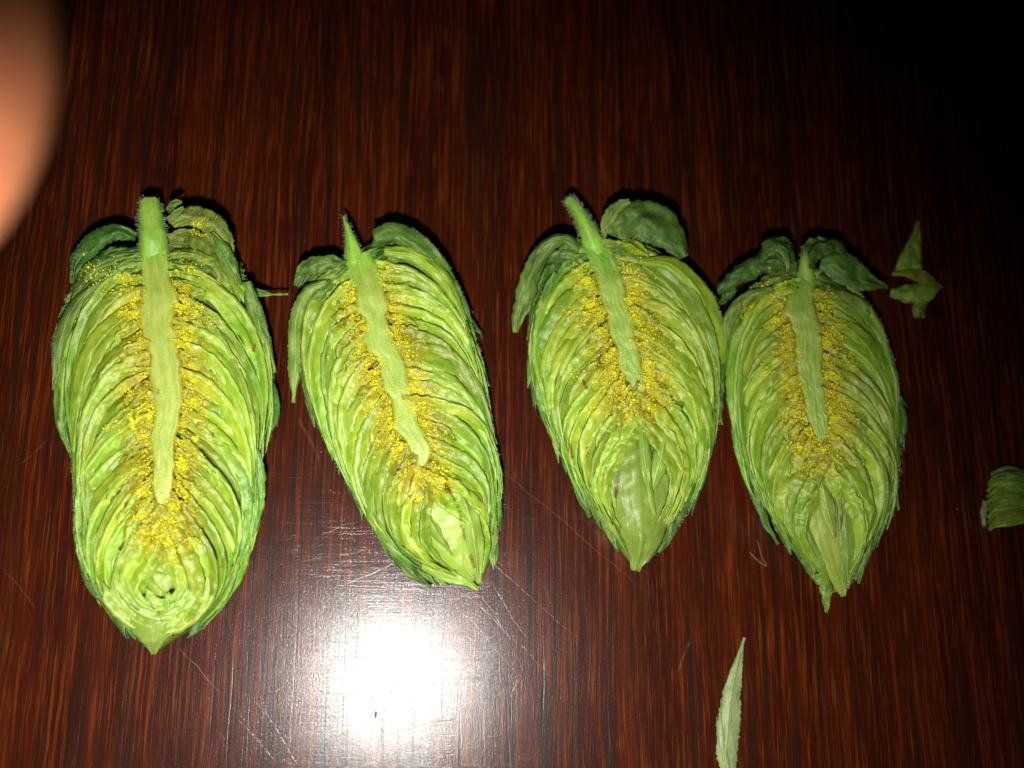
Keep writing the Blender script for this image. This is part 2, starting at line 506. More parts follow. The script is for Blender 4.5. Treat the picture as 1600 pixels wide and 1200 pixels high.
def leaf(name, spine, wl, wr, mat, parent=None, origin=None, cup=0.0, crinkle=1.5, jag=0.03, mask=(0, 0, 0), n=60, m=17,
         thick=1.6, fold=0.0, roll=0.0, rib=1.5, rows=0.0):
    """a free leaf: spine (x,y,z) px, half widths to its left and right, cupping, crinkles, a raised midrib"""
    if mat is M_outer:
        crinkle *= 1.45
    S = poly(spine, n)
    wl = np.interp(np.linspace(0, 1, n), np.linspace(0, 1, len(wl)), wl)
    wr = np.interp(np.linspace(0, 1, n), np.linspace(0, 1, len(wr)), wr)
    ker = np.ones(5) / 5
    wl = np.convolve(np.pad(wl, 2, 'edge'), ker, 'valid')
    wr = np.convolve(np.pad(wr, 2, 'edge'), ker, 'valid')
    wl = wl * (1 + RNG.normal(0, jag, n)) + .1
    wr = wr * (1 + RNG.normal(0, jag, n)) + .1
    N = normals2(S[:, :2], 1)
    V = np.empty((n, m, 3))
    uv = np.empty((n, m, 2))
    s = np.r_[0, np.cumsum(np.linalg.norm(np.diff(S[:, :2], axis=0), axis=1))]
    ww = np.array([wob(n, 7, crinkle) for _ in range(5)])
    XY = np.empty((n, m, 2))
    ZZ = np.empty((n, m))
    for j in range(m):
        v = j / (m - 1) * 2 - 1
        width = wr if v > 0 else wl
        off = v * width
        if roll:
            off = np.sin(v * (1 + roll)) * width
        zz = S[:, 2] - cup * v * v * np.minimum(1, width / (width.max() + 1e-6)) + rib * math.exp(-(v / .12)**2) + fold * v
        q = (v + 1) * 2
        i = min(int(q), 3)
        f = q - i
        f = f * f * (3 - 2 * f)
        zz = zz + ww[i] * (1 - f) + ww[i + 1] * f
        if rows:
            zz = zz + rows * np.sin(s / 5.5 + abs(v) * 2.2)
        XY[:, j] = S[:, :2] + N * off[:, None]
        ZZ[:, j] = zz
        uv[:, j, 0] = s
        uv[:, j, 1] = v * max(wl.max(), wr.max())
    X, Y = XY[..., 0].copy(), XY[..., 1].copy()
    if m > 6:
        ZZ += crinkle * (.42 * crumple(X, Y, 15) + .22 * crumple(X, Y, 7))
        XY[..., 0] += crinkle * .28 * crumple(X, Y, 12)
        XY[..., 1] += crinkle * .28 * crumple(X, Y, 12)
    V = W(XY.reshape(-1, 2), np.maximum(ZZ, .8).ravel())
    mk = np.tile(np.array(mask, float), (n * m, 1))
    mk[:, 1] += RNG.normal(0, .05, n * m)
    if parent is None and origin is None:
        origin = tuple(W(S[n // 2:n // 2 + 1, :2], 0)[0])
    o = make_obj(name, V.reshape(-1, 3), grid_faces(n, m), mat, parent, origin, uv.reshape(-1, 2), mk, brown=bruise(XY))
    if thick:
        so = o.modifiers.new('thickness', 'SOLIDIFY')
        so.thickness = thick * U
        so.offset = -1
    return o


ICO_V, ICO_F = None, None


def ico():
    global ICO_V, ICO_F
    if ICO_V is None:
        t = (1 + 5**.5) / 2
        v = np.array([(-1, t, 0), (1, t, 0), (-1, -t, 0), (1, -t, 0), (0, -1, t), (0, 1, t), (0, -1, -t), (0, 1, -t), (t, 0, -1), (t, 0, 1), (-t, 0, -1), (-t, 0, 1)], float)
        ICO_V = v / np.linalg.norm(v[0])
        ICO_F = np.array([(0, 11, 5), (0, 5, 1), (0, 1, 7), (0, 7, 10), (0, 10, 11), (1, 5, 9), (5, 11, 4), (11, 10, 2), (10, 7, 6), (7, 1, 8), (3, 9, 4), (3, 4, 2), (3, 2, 6), (3, 6, 8), (3, 8, 9), (4, 9, 5), (2, 4, 11), (6, 2, 10), (8, 6, 7), (9, 8, 1)])
    return ICO_V, ICO_F


def grains(name, P, r, mat, parent):
    iv, jf = ico()
    n = len(P)
    sc3 = r[:, None] * RNG.uniform(.75, 1.25, (n, 3))
    V = P[:, None, :] + iv[None] * sc3[:, None, :]
    F = jf[None] + (np.arange(n) * 12)[:, None, None]
    o = make_obj(name, V.reshape(-1, 3), F.reshape(-1, 3), mat, parent)
    o['kind'] = 'stuff'
    return o


def hairs(name, P, D, length, rad, parent, mat=None):
    """tapering bent needles"""
    n = len(P)
    D = D / (np.linalg.norm(D, axis=1)[:, None] + 1e-9)
    up = np.array([0.3, 0.2, 1.0])
    a = np.cross(D, up)
    a /= np.linalg.norm(a, axis=1)[:, None] + 1e-9
    b = np.cross(D, a)
    V = np.empty((n, 7, 3))
    bend = RNG.normal(0, .35, (n, 3))
    mid = P + D * length[:, None] * .55
    tip = P + (D + bend) / np.linalg.norm(D + bend, axis=1)[:, None] * length[:, None]
    for k in range(3):
        an = k * 2.0944
        o = a * math.cos(an) + b * math.sin(an)
        V[:, k] = P + o * rad
        V[:, 3 + k] = mid + o * rad * .7
    V[:, 6] = tip
    F = []
    for k in range(3):
        l = (k + 1) % 3
        F += [(k, l, 3 + l), (k, 3 + l, 3 + k), (3 + k, 3 + l, 6)]
    F = np.array(F)[None] + (np.arange(n) * 7)[:, None, None]
    o = make_obj(name, V.reshape(-1, 3), F.reshape(-1, 3), mat or M_hair, parent)
    o['kind'] = 'stuff'
    return o


# ------------------------------------------------------------------ the table
def build_table():
    s = 0.45
    n = 2
    V = np.array([(-s, -s, 0), (s, -s, 0), (s, s, 0), (-s, s, 0), (-s, -s, -.022), (s, -s, -.022), (s, s, -.022), (-s, s, -.022)])
    F = [(0, 1, 2, 3), (7, 6, 5, 4), (0, 4, 5, 1), (1, 5, 6, 2), (2, 6, 7, 3), (3, 7, 4, 0)]
    o = make_obj('table_top', V, F, M_wood, smooth=False, origin=(0, 0, 0))
    o['kind'] = 'structure'


build_table()


# ------------------------------------------------------------------ a halved hop cone
class Hop:
    def __init__(self, label, axis, left, right, strigL, strigR, hz, seed):
        """axis/left/right: photo px polylines from the stalk end to the tip"""
        global RNG
        RNG = np.random.default_rng(seed)
        self.A = poly(axis, 400)
        self.L = poly(left, 400)
        self.R = poly(right, 400)
        self.hz = hz
        mid = W([self.A[200]], 0)[0]
        self.root = thing('halved_hop_cone', label, 'hop cone', tuple(mid), 'halved hop cones in a row on the table')
        self.sL, self.sR = strigL, strigR
        self.flatL = self.L
        self.flatR = self.R
        d = np.gradient(self.A, axis=0)
        self.T = d / np.linalg.norm(d, axis=1)[:, None]
        self.len = np.linalg.norm(np.diff(self.A, axis=0), axis=1).sum()

    def st(self, c):
        """lateral -1..1 and along 0..1 coordinates of photo points"""
        d = c[:, None, :] - self.A[None]
        i = np.argmin((d**2).sum(2), axis=1)
        dd = c - self.A[i]
        T = self.T[i]
        cr = T[:, 0] * dd[:, 1] - T[:, 1] * dd[:, 0]       # >0 is to the left of a downward axis
        wl = np.linalg.norm(self.L[i] - self.A[i], axis=1)
        wr = np.linalg.norm(self.R[i] - self.A[i], axis=1)
        s = np.where(cr > 0, -np.abs(cr) / (wl + 6), np.abs(cr) / (wr + 6))
        return s, i / 399.

    def amp(self, c):
        s, t = self.st(c)
        return .75 + 1.9 * np.clip(1.15 - np.abs(s) * 1.7, 0, 1)

    def top(self, c):
        """height of the cut face"""
        s, t = self.st(c)
        a = np.clip(np.abs(s), 0, 1.15)
        z = self.hz * (1 - 0.30 * a**3)
        z *= 1 - 0.55 * np.clip((t - 0.72) / 0.28, 0, 1)**2
        z *= 1 - 0.15 * np.clip((0.12 - t) / 0.12, 0, 1)
        return z

    def mask(self, gain=1.0):
        def f(c):
            s, t = self.st(c)
            m = np.zeros((len(c), 3))
            a = np.abs(s)
            te = self.t_end
            along = np.clip((t - 0.02) / .12, 0, 1) * np.clip((te + .14 - t) / .12, 0, 1)
            m[:, 0] = np.clip(1.30 - a * 1.85, 0, 1) * along * gain
            m[:, 1] = np.clip((a - 0.58) * 1.9, 0, 1) + np.clip(.10 - t, 0, .1) * 4
            return m
        return f

    def body(self):
        """the packed mass of bracts beneath the cut face, down to the table"""
        m = 72
        ts = np.linspace(0.03, 0.985, m // 2)
        idx = (ts * 399).astype(int)
        ring = np.r_[self.L[idx], self.R[idx[::-1]]]
        cen = np.r_[self.A[idx], self.A[idx[::-1]]]
        rows = []
        for zf, k in ((0.0, .62), (.12, .80), (.35, .93), (.6, .95), (.78, .90), (.86, .80), (.86, .55), (.86, .3), (.86, .02)):
            c = cen + (ring - cen) * k
            z = self.top(c) * zf - (4 if zf > .5 else 0) + (1.0 if zf == 0 else 0)
            tt = np.r_[ts, ts[::-1]]
            z = z * (1 - .32 * np.clip((tt - self.t_end) / .10, 0, 1))
            rows.append(W(c, z))
        V = np.array(rows)
        n = len(rows)
        V = V.reshape(-1, 3)
        F = []
        for i in range(n - 1):
            for j in range(m):
                j2 = (j + 1) % m
                F.append((i * m + j, i * m + j2, (i + 1) * m + j2, (i + 1) * m + j))
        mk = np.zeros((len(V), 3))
        mk[:, 0] = np.repeat([0, 0, 0, 0, 0, .3, .6, .9, .9], m) * np.tile(np.r_[ts, ts[::-1]] < self.t_end, n)  # inner rows take the painted gap shade
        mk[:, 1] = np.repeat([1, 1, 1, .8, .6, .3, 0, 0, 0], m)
        make_obj('packed_core', V, F, M_core, self.root, uv=np.zeros((len(V), 2)), mask=mk)

    def bracts(self, count, a0, a1, spread, seedw=1.0, inner_short=True, zoff=0.0):
        for side in (-1, 1):
            E = self.L if side < 0 else self.R
            for k in range(count):
                f = (k + RNG.uniform(-.22, .22)) / (count - 1)
                f = min(max(f, 0), 1)
                a = a0 + (a1 - a0) * f
                b = a + spread * (1.0 - 0.30 * f) + RNG.normal(0, .015)
                b = min(b, 0.985)
                ia, ib = int(a * 399), int(b * 399)
                P0 = self.A[ia].copy()
                T = self.T[ia]
                out = np.array([T[1], -T[0]]) * side * -1
                if (E[ia] - P0) @ out < 0:
                    out = -out
                P0 = P0 + out * (7 - 13 * np.clip((f - .78) / .1, 0, 1))
                wdt = np.linalg.norm(E[min(399, ia + 25)] - self.A[min(399, ia + 25)])
                ang = math.radians(-6 + 60 * f**1.1 + 22 * max(0, f - .75) * 4)
                d0 = out * math.cos(ang) + T * math.sin(ang)
                inset = RNG.uniform(-4, 9) + 0.55 * np.clip((f - .72) / .28, 0, 1) * RNG.uniform(.5, 1) * np.linalg.norm(E[ib] - self.A[ib])
                tE = np.gradient(E, axis=0)[ib]
                tE /= np.linalg.norm(tE)
                P3 = E[ib] + (self.A[ib] - E[ib]) / (np.linalg.norm(self.A[ib] - E[ib]) + 1e-6) * inset
                L = np.linalg.norm(P3 - P0)
                # the shoulder: out first, then down beside the rim
                P1 = P0 + d0 * wdt * (0.60 + RNG.normal(0, .05))
                P2 = P3 - tE * L * (0.60 + RNG.normal(0, .04)) + (self.A[ib] - E[ib]) * 0.03
                n = 84
                c = bez(P0, P1, P2, P3, n)
                c += np.stack([wob(n, 4, 1.5), wob(n, 4, 1.5)], 1)
                u = np.linspace(0, 1, n)
                w = (13.5 + RNG.uniform(-3, 4.5)) * seedw * (0.44 + .62 * np.sin(np.clip(u * 1.15, 0, 1) * 3.14)**.8) * np.clip((1 - u) / .16, 0.06, 1)**.7
                z = self.top(c) + zoff + RNG.normal(0, 3.4) + wob(n, 5, 2.8)
                z -= 7 * np.clip((u - .75) / .25, 0, 1)**2 + (7 if f < .82 else 1) * np.clip(1 - u / .10, 0, 1)
                drop = w * (0.42 + RNG.uniform(-.2, .35))
                mf = self.mask()
                ribbon('bract', c, z, w, drop, self.sgn(c, side), M_bract, self.root, mf,
                       lip=RNG.uniform(.12, .42), jag=0.06, flip=RNG.random() < .33, amp=self.amp(c))

    def sgn(self, c, side):
        """normal sign so that it points away from the axis"""
        N = normals2(c, 1)
        mid = len(c) // 2
        s0, t0 = self.st(c[mid:mid + 1])
        s1, t1 = self.st(c[mid:mid + 1] + N[mid:mid + 1] * 4)
        return 1 if abs(s1[0]) > abs(s0[0]) else -1

    def bracteoles(self, count, a0, a1):
        """short crumpled scales beside the strig"""
        for side in (-1, 1):
            E = self.L if side < 0 else self.R
            for k in range(count):
                f = (k + RNG.uniform(-.4, .4)) / (count - 1)
                f = min(max(f, 0), 1)
                a = a0 + (a1 - a0) * f
                ia = int(a * 399)
                T = self.T[ia]
                wd = E[ia] - self.A[ia]
                wn = np.linalg.norm(wd)
                out = wd / wn
                ang = math.radians(-5 + 45 * f + RNG.normal(0, 10))
                d0 = out * math.cos(ang) + T * math.sin(ang)
                P0 = self.A[ia] + out * 19
                L = wn * RNG.uniform(.34, .60)
                P1 = P0 + d0 * L * .5
                P3 = P0 + d0 * L * .85 + T * L * RNG.uniform(.30, .60)
                P2 = P3 - T * L * .3 - out * L * .02
                n = 44
                c = bez(P0, P1, P2, P3, n) + np.stack([wob(n, 7, 1.8), wob(n, 7, 1.8)], 1)
                u = np.linspace(0, 1, n)
                w = RNG.uniform(5, 11) * (0.6 + 0.6 * np.sin(u * 3.1)) * np.clip((1 - u) / .2, .1, 1)
                z = self.top(c) + RNG.normal(-.5, 2.2) + wob(n, 7, 2.0)
                z -= 5 * np.clip((u - .6) / .4, 0, 1)
                ribbon('bracteole', c, z, w, w * RNG.uniform(.4, 1.0), self.sgn(c, side), M_bract, self.root, self.mask(1.15),
                       lip=RNG.uniform(.15, .6), jag=.12, flip=RNG.random() < .4, amp=self.amp(c) * 1.2)

    def outer(self, spec):
        """lower, outer bracts whose tips stand out from the rim"""
        for zf, push, count, spread, wid in spec:
            for side in (-1, 1):
                E = self.L if side < 0 else self.R
                for k in range(count):
                    f = (k + RNG.uniform(-.3, .3)) / (count - 1)
                    b = min(max(0.22 + 0.745 * f, .2), .975)
                    a = max(b - spread * RNG.uniform(.8, 1.15), 0.015)
                    ia, ib = int(a * 399), int(b * 399)
                    c = E[np.linspace(ia, ib, 60).astype(int)]
                    c = poly(c[::6], 48)
                    cen = self.A[np.linspace(ia, ib, 48).astype(int)]
                    o = c - cen
                    o /= np.linalg.norm(o, axis=1)[:, None] + 1e-6
                    u = np.linspace(0, 1, 48)
                    w = wid * RNG.uniform(.8, 1.2) * np.sin(np.clip(u * .93 + .07, 0, 1) * math.pi)**.5 * np.clip((1 - u) / .28, .02, 1)**.8
                    c = c + o * (push + RNG.uniform(-1.5, 2.0) - 3 - 8 * (1 - u)**2 + RNG.uniform(1, 12) * u**2.4)[:, None] - o * w[:, None] * .55
                    c += np.stack([wob(48, 5, .8), wob(48, 5, .8)], 1)
                    z = self.top(c) * zf + wob(48, 3, 1.5)
                    ribbon_mask = self.mask()

                    def mf(cc, g=RNG.uniform(.35, 1.0)):
                        m = ribbon_mask(cc)
                        m[:, 0] = 0
                        m[:, 1] = g
                        return m
                    ribbon('bract', c, z, w, w * .55, self.sgn(c, side), M_outer, self.root, mf, lip=.5, jag=.05, flip=True)

    def crown(self, n, rise=10):
        """crumpled small bracts that close the shoulder under the loose crown leaves"""
        for k in range(n):
            side = 1 if k % 2 else -1
            E = self.R if side > 0 else self.L
            S0 = self.A[0] + np.array([side * RNG.uniform(4, 14), RNG.uniform(0, 22)])
            E0 = E[int(RNG.uniform(2, 70))] + np.array([0, RNG.uniform(-6, 4)])
            M0 = (S0 + E0) / 2 + np.array([side * 6, -RNG.uniform(2, rise)])
            zs = self.hz * np.array([.86, .92, .62]) * RNG.uniform(.86, 1.0)
            wd = RNG.uniform(8, 14)
            leaf('bract', [(S0[0], S0[1], zs[0]), (M0[0], M0[1], zs[1]), (E0[0], E0[1], zs[2])], [wd * .6, wd, wd * .9, 2], [wd * .6, wd * 1.1, wd * .9, 3],
                 M_outer, self.root, cup=10, crinkle=RNG.uniform(2.6, 4.2), mask=(RNG.choice([0, 0, .3]), RNG.uniform(.3, 1), .15), jag=.08, n=36, m=13)

    def strig(self, green_top=0.15):
        n = 90
        L = poly(self.sL, n)
        R = poly(self.sR, n)
        m = 25
        V = np.empty((n, m, 3))
        uv = np.empty((n, m, 2))
        mk = np.zeros((n, m, 3))
        mid = (L + R) / 2
        tp = .6 * np.clip((np.linspace(0, 1, n) - .88) / .12, 0, 1)[:, None]**2
        L, R = L + (mid - L) * tp, R + (mid - R) * tp
        jl, jr = wob(n, 34, 1.6), wob(n, 34, 1.6)
        u = np.linspace(0, 1, n)
        wo = [wob(n, 16, .5) for _ in range(5)]
        fib = np.array([wob(n, 26, .75) for _ in range(25)])
        for j in range(m):
            v = j / (m - 1)
            x = v * 2 - 1
            c = L * (1 - v) + R * v
            c[:, 0] += jl * (1 - v) + jr * v
            prof = -6 * (max(0, abs(x) - .65) / .35)**2 + .8 * (1 - x * x) 
            if abs(x) == 1:
                prof = -22
            q = v * 4
            i = min(int(q), 3)
            z = self.top(c) + 3.0 + prof + fib[j] * .7 + wo[i] * (1 - (q - i)) + wo[i + 1] * (q - i)
            z -= 9 * np.clip((u - .90) / .10, 0, 1)**2
            V[:, j] = W(c, z)
            uv[:, j, 0] = u * self.len * .75
            uv[:, j, 1] = x * 22
            mk[:, j, 0] = .95 * max(0, abs(x) - .5) / .5 * (u > .15)
            mk[:, j, 1] = np.clip(1 - u / green_top, 0, 1) * .9 + (.25 * max(0, abs(x) - .5))
            mk[:, j, 2] = .3 + .25 * fib[j]
        self.t_end = 0.75
        return make_obj('strig', V.reshape(-1, 3), grid_faces(n, m), M_strig, self.root, uv=uv.reshape(-1, 2), mask=mk.reshape(-1, 3))

    def stalk(self, spine, rad, green=.8, hairy=260):
        n = 30
        S = poly(spine, n)
        r = np.interp(np.linspace(0, 1, n), np.linspace(0, 1, len(rad)), rad)
        P = W(S[:, :2], S[:, 2])
        m = 14
        V = []
        mk = []
        T = np.gradient(P, axis=0)
        T /= np.linalg.norm(T, axis=1)[:, None]
        nr = []
        for i in range(n):
            a = np.cross(T[i], (0, 0, 1.))
            a /= np.linalg.norm(a)
            b = np.cross(a, T[i])
            for k in range(m):
                th = k / m * 2 * math.pi
                rr = r[i] * U * (1 + .07 * math.cos(th * 5)) * (1 + RNG.normal(0, .02))
                dr = a * math.cos(th) + b * math.sin(th)
                V.append(P[i] + dr * rr)
                nr.append(dr)
                mk.append((0, green, .1 * math.cos(th * 5)))
        V = np.array(V)
        nr = np.array(nr)
        F = []
        for i in range(n - 1):
            for k in range(m):
                k2 = (k + 1) % m
                F.append((i * m + k, i * m + k2, (i + 1) * m + k2, (i + 1) * m + k))
        F.append(tuple(range(m))[::-1])
        uvv = np.array([(i * 4, k * 4) for i in range(n) for k in range(m)], float)
        o = make_obj('stalk', V, F, M_strig, self.root, uv=uvv, mask=np.array(mk))
        if hairy:
            ii = RNG.integers(0, int(n * .8) * m, hairy)
            hairs('stalk_hair', V[ii], nr[ii] + RNG.normal(0, .35, (hairy, 3)), RNG.uniform(3, 8, hairy) * U, .16 * U, self.root)
        return o

    def bvh(self):
        vs, fs, k = [], [], 0
        for o in self.root.children:
            if o.type != 'MESH' or o.name.startswith(('lupulin', 'stalk_hair', 'fuzz')):
                continue
            me = o.data
            vs += [tuple(v.co) for v in me.vertices]
            fs += [tuple(i + k for i in p.vertices) for p in me.polygons]
            k += len(me.vertices)
        return BVHTree.FromPolygons(vs, fs)

    def lupulin(self, n, reach=52, clumps=()):
        tree = self.bvh()
        o0 = np.array(self.root.location)
        Lp, Rp = poly(self.sL, 300), poly(self.sR, 300)
        P = []
        rads = []
        # patches along both sides
        centres = []
        for _ in range(80):
            u = RNG.uniform(.10, 1.03)
            sd = RNG.integers(0, 2)
            i = min(int(u * 299), 299)
            base = (Lp if sd == 0 else Rp)[i]
            o = base - (Rp if sd == 0 else Lp)[i]
            o /= np.linalg.norm(o) + 1e-6
            if u > 1:
                base = (Lp[-1] + Rp[-1]) / 2 + np.array([RNG.normal(0, 22), abs(RNG.normal(0, 14))])
            k = abs(RNG.normal(0, reach * .36))
            centres.append((base + o * k + np.array([0, k * .25]), RNG.uniform(2.5, 8), RNG.uniform(.4, 1.3)))
        for (cx, cy, r) in clumps:
            centres.append((np.array([cx, cy]), r, 2.2))
        wsum = sum(c[2] for c in centres)
        for cc, r, wt in centres:
            for _ in range(int(n * wt / wsum)):
                q = cc + RNG.normal(0, 1, 2) * r * np.array([1.1, .8])
                P.append(q)
                rads.append(.55 + RNG.exponential(.42))
        for _ in range(n // 3):
            i = RNG.integers(35, 300)
            sd = RNG.integers(0, 2)
            base = (Lp if sd == 0 else Rp)[i]
            o = base - (Rp if sd == 0 else Lp)[i]
            o /= np.linalg.norm(o) + 1e-6
            P.append(base + o * abs(RNG.normal(0, 11)) + RNG.normal(0, 2, 2))
            rads.append(.55 + RNG.exponential(.42))
        P = np.array(P)
        zt = self.top(P)
        Wp = W(P, zt)
        pts, rr = [], []
        for p, r in zip(Wp, rads):
            hit = tree.ray_cast(Vector((p[0] - o0[0], p[1] - o0[1], 0.03)), Vector((0, 0, -1)))
            if hit[0] is None or hit[0].z < self.hz * U * .55:
                continue
            pts.append(np.array(hit[0]) + o0 + np.array([0, 0, r * U * .35]))
            rr.append(r * U)
        grains('lupulin', np.array(pts), np.array(rr), M_lup, self.root)
        self.tree = tree

    def fuzz(self, n):
        """short pale hairs on the outer rim"""
        tree = self.tree
        o0 = np.array(self.root.location)
        P, D = [], []
        tries = 0
        while len(P) < n and tries < n * 4:
            tries += 1
            i = RNG.integers(6, 396)
            side = RNG.integers(0, 2)
            E = self.L if side == 0 else self.R
            o = E[i] - self.A[i]
            o /= np.linalg.norm(o) + 1e-6
            q = E[i] - o * abs(RNG.normal(0, 6)) + o * 5
            p = W([q], self.hz * .6)[0]
            hit = tree.ray_cast(Vector((p[0] - o0[0], p[1] - o0[1], 0.03)), Vector((0, 0, -1)))
            if hit[0] is None or hit[0].z < 8 * U:
                continue
            P.append(np.array(hit[0]) + o0)
            D.append(np.array([o[0], -o[1], .5]) + RNG.normal(0, .6, 3))
        if P:
            hairs('fuzz', np.array(P), np.array(D), RNG.uniform(2, 4.5, len(P)) * U, .15 * U, self.root)


# ---------------------------------------------------------------- first cone (left)
h1 = Hop('largest halved hop cone, far left, thick fuzzy stalk and round swirl at its tip',
         [(247, 385), (250, 470), (255, 560), (261, 660), (255, 740), (253, 810), (250, 900), (241, 1015)],
         [(150, 385), (118, 432), (98, 500), (92, 570), (98, 650), (112, 720), (121, 790), (130, 860), (142, 915), (170, 955), (205, 995), (240, 1021)],
         [(330, 345), (372, 400), (392, 462), (412, 520), (424, 590), (424, 660), (408, 720), (398, 790), (392, 850), (368, 905), (318, 972), (242, 1021)],
         [(216, 385), (217, 429), (214, 476), (219, 517), (229, 549), (232, 597), (238, 640), (235, 690), (238, 740), (238, 806)],
         [(264, 385), (266, 429), (279, 457), (276, 502), (280, 533), (286, 581), (285, 640), (275, 690), (273, 740), (270, 800)], 118, 101)
h1.t_end = .70
h1.body()
h1.crown(14)
h1.outer([(.30, 1, 6, .30, 26), (.55, 2, 6, .30, 26), (.78, 1, 7, .28, 22)])
h1.bracts(30, .02, .70, .46)
h1.bracteoles(24, .05, .68)
h1.strig()
h1.stalk([(234, 316, 96), (236, 340, 99), (240, 375, 98), (242, 412, 84)], [16, 19, 22, 20], .55, 420)
r = h1.root
# swirl at the tip: nested U shaped scales round a small bud
for k, (cx, cy, rx, ry, a0, a1, dz) in enumerate([(247, 868, 92, 112, 22, 158, -14), (252, 872, 78, 98, 2, 168, -10), (249, 872, 66, 86, 8, 190, -6),
                                                  (254, 882, 52, 72, -22, 170, -3), (245, 892, 40, 54, 10, 222, -1), (254, 900, 28, 38, -75, 150, 0)]):
    n = 60
    th = np.radians(np.linspace(a0, a1, n))
    c = np.stack([cx + rx * np.cos(th), cy + ry * np.sin(th)], 1) + np.stack([wob(n, 6, 1.3), wob(n, 6, 1.3)], 1)
    u = np.linspace(0, 1, n)
    w = (13 - k * .8) * np.clip(np.minimum(u, 1 - u) / .08, .1, 1)

    def mf(c_, k=k):
        m = np.zeros((len(c_), 3))
        m[:, 0] = np.clip(1 - (c_[:, 1] - 800) / 95, 0, .8)
        m[:, 1] = max(0, .3 - k * .15)
        return m
    ribbon('bract', c, np.full(n, h1.hz * .86 + dz) + wob(n, 5, 1.5) - np.clip((c[:, 1] - 930) * .3, 0, 60), w, w * .28, 1, M_tip, r, mf, lip=.3, jag=.04, flip=k % 2 == 0, amp=1.5)
leaf('bract', [(250, 868, 94), (250, 900, 101), (250, 932, 94)], [10, 30, 8], [10, 30, 8], M_tip, r, cup=3, mask=(.1, 0, .2), n=30)
leaf('bract', [(236, 880, 96), (246, 902, 107), (258, 922, 97)], [6, 14, 4], [6, 12, 4], M_tip, r, cup=8, mask=(0, 0, .5), n=24)
leaf('bract', [(262, 925, 100), (263, 945, 102), (252, 960, 92)], [3, 12, 1], [4, 11, 1], M_tip, r, cup=6, mask=(0, 0, .4), n=20)
leaf('bract', [(238, 915, 66), (238, 965, 84), (240, 998, 72), (241, 1022, 52)], [30, 52, 34, 2], [30, 50, 34, 2], M_tip, r, cup=16, mask=(0, .1, .1), crinkle=2)
# the loose crown bracts and rim flaps
leaf('bract', [(212, 372, 100), (178, 364, 112), (142, 384, 108), (120, 410, 92), (114, 440, 74)], [6, 14, 17, 14, 4], [8, 16, 18, 15, 5], M_outer, r, cup=16, crinkle=3, mask=(0, .9, .2), jag=.06)
leaf('bract', [(214, 395, 102), (175, 402, 112), (135, 430, 104), (112, 475, 84)], [8, 13, 12, 4], [8, 13, 12, 4], M_outer, r, cup=12, crinkle=2.5, mask=(.3, .5, .1), jag=.05)
leaf('bract', [(158, 438, 112), (116, 478, 108), (92, 540, 94), (84, 610, 72)], [3, 12, 14, 3], [3, 10, 12, 2], M_outer, r, cup=14, mask=(0, .4, .35), crinkle=1.5, rib=2.5)
leaf('bract', [(108, 560, 84), (96, 620, 78), (95, 665, 68), (110, 706, 52)], [10, 15, 12, 1], [14, 14, 9, 1], M_outer, r, cup=12, mask=(0, .5, .2))
leaf('bract', [(132, 800, 76), (136, 860, 72), (146, 915, 60), (178, 957, 42)], [14, 18, 14, 1], [16, 18, 12, 1], M_outer, r, cup=14, mask=(0, .7, .1))
leaf('bract', [(268, 352, 112), (296, 338, 122), (328, 346, 120), (350, 376, 108), (362, 410, 98)], [6, 16, 18, 16, 6], [6, 17, 20, 16, 6], M_outer, r, cup=15, crinkle=2.6, mask=(.35, .35, .2), jag=.05)
leaf('bract', [(330, 364, 122), (350, 395, 118), (368, 430, 106), (376, 446, 100)], [4, 13, 12, 2], [4, 13, 14, 3], M_outer, r, cup=10, mask=(.1, .1, .3), rib=3)
leaf('bract', [(262, 330, 118), (272, 318, 122), (284, 315, 120)], [4, 7, 3], [4, 6, 2], M_outer, r, mask=(0, .7, .2), n=20, jag=.12)
leaf('bract', [(262, 344, 116), (276, 334, 120), (287, 325, 118)], [4, 7, 3], [4, 6, 2], M_outer, r, mask=(0, .3, .6), n=20, jag=.12)
leaf('bract', [(385, 440, 100), (398, 485, 96), (416, 540, 84), (430, 583, 66)], [8, 13, 10, 2], [10, 14, 10, 2], M_outer, r, cup=10, mask=(0, .15, .1), rib=2)
leaf('bract', [(380, 442, 78), (392, 454, 76), (418, 459, 66), (450, 460, 58)], [3, 7, 2, .6], [3, 7, 2, .6], M_outer, r, mask=(.1, .2, .3), cup=3, n=40)
leaf('bract', [(414, 590, 62), (425, 640, 60), (412, 700, 50)], [12, 14, 2], [12, 12, 2], M_outer, r, mask=(0, .95, .2), cup=10)
leaf('bract', [(384, 800, 52), (384, 850, 48), (384, 876, 38)], [14, 14, 1], [12, 10, 1], M_outer, r, mask=(0, .95, .2), cup=10)
leaf('bract', [(262, 372, 104), (300, 372, 112), (340, 400, 104), (368, 450, 88)], [8, 16, 18, 4], [8, 16, 18, 6], M_outer, r, cup=9, crinkle=3, mask=(.4, .3, .1), jag=.05)
leaf('bract', [(266, 398, 108), (305, 396, 114), (345, 425, 106), (378, 490, 88)], [6, 12, 14, 3], [6, 12, 14, 4], M_outer, r, cup=9, crinkle=3, mask=(.4, .2, .2), jag=.05)
h1.lupulin(3900, 62, [(150, 432, 12), (190, 428, 13), (300, 420, 13), (315, 365, 10), (325, 500, 12), (262, 835, 10), (295, 850, 13), (225, 840, 12), (270, 818, 9)])
h1.fuzz(1500)

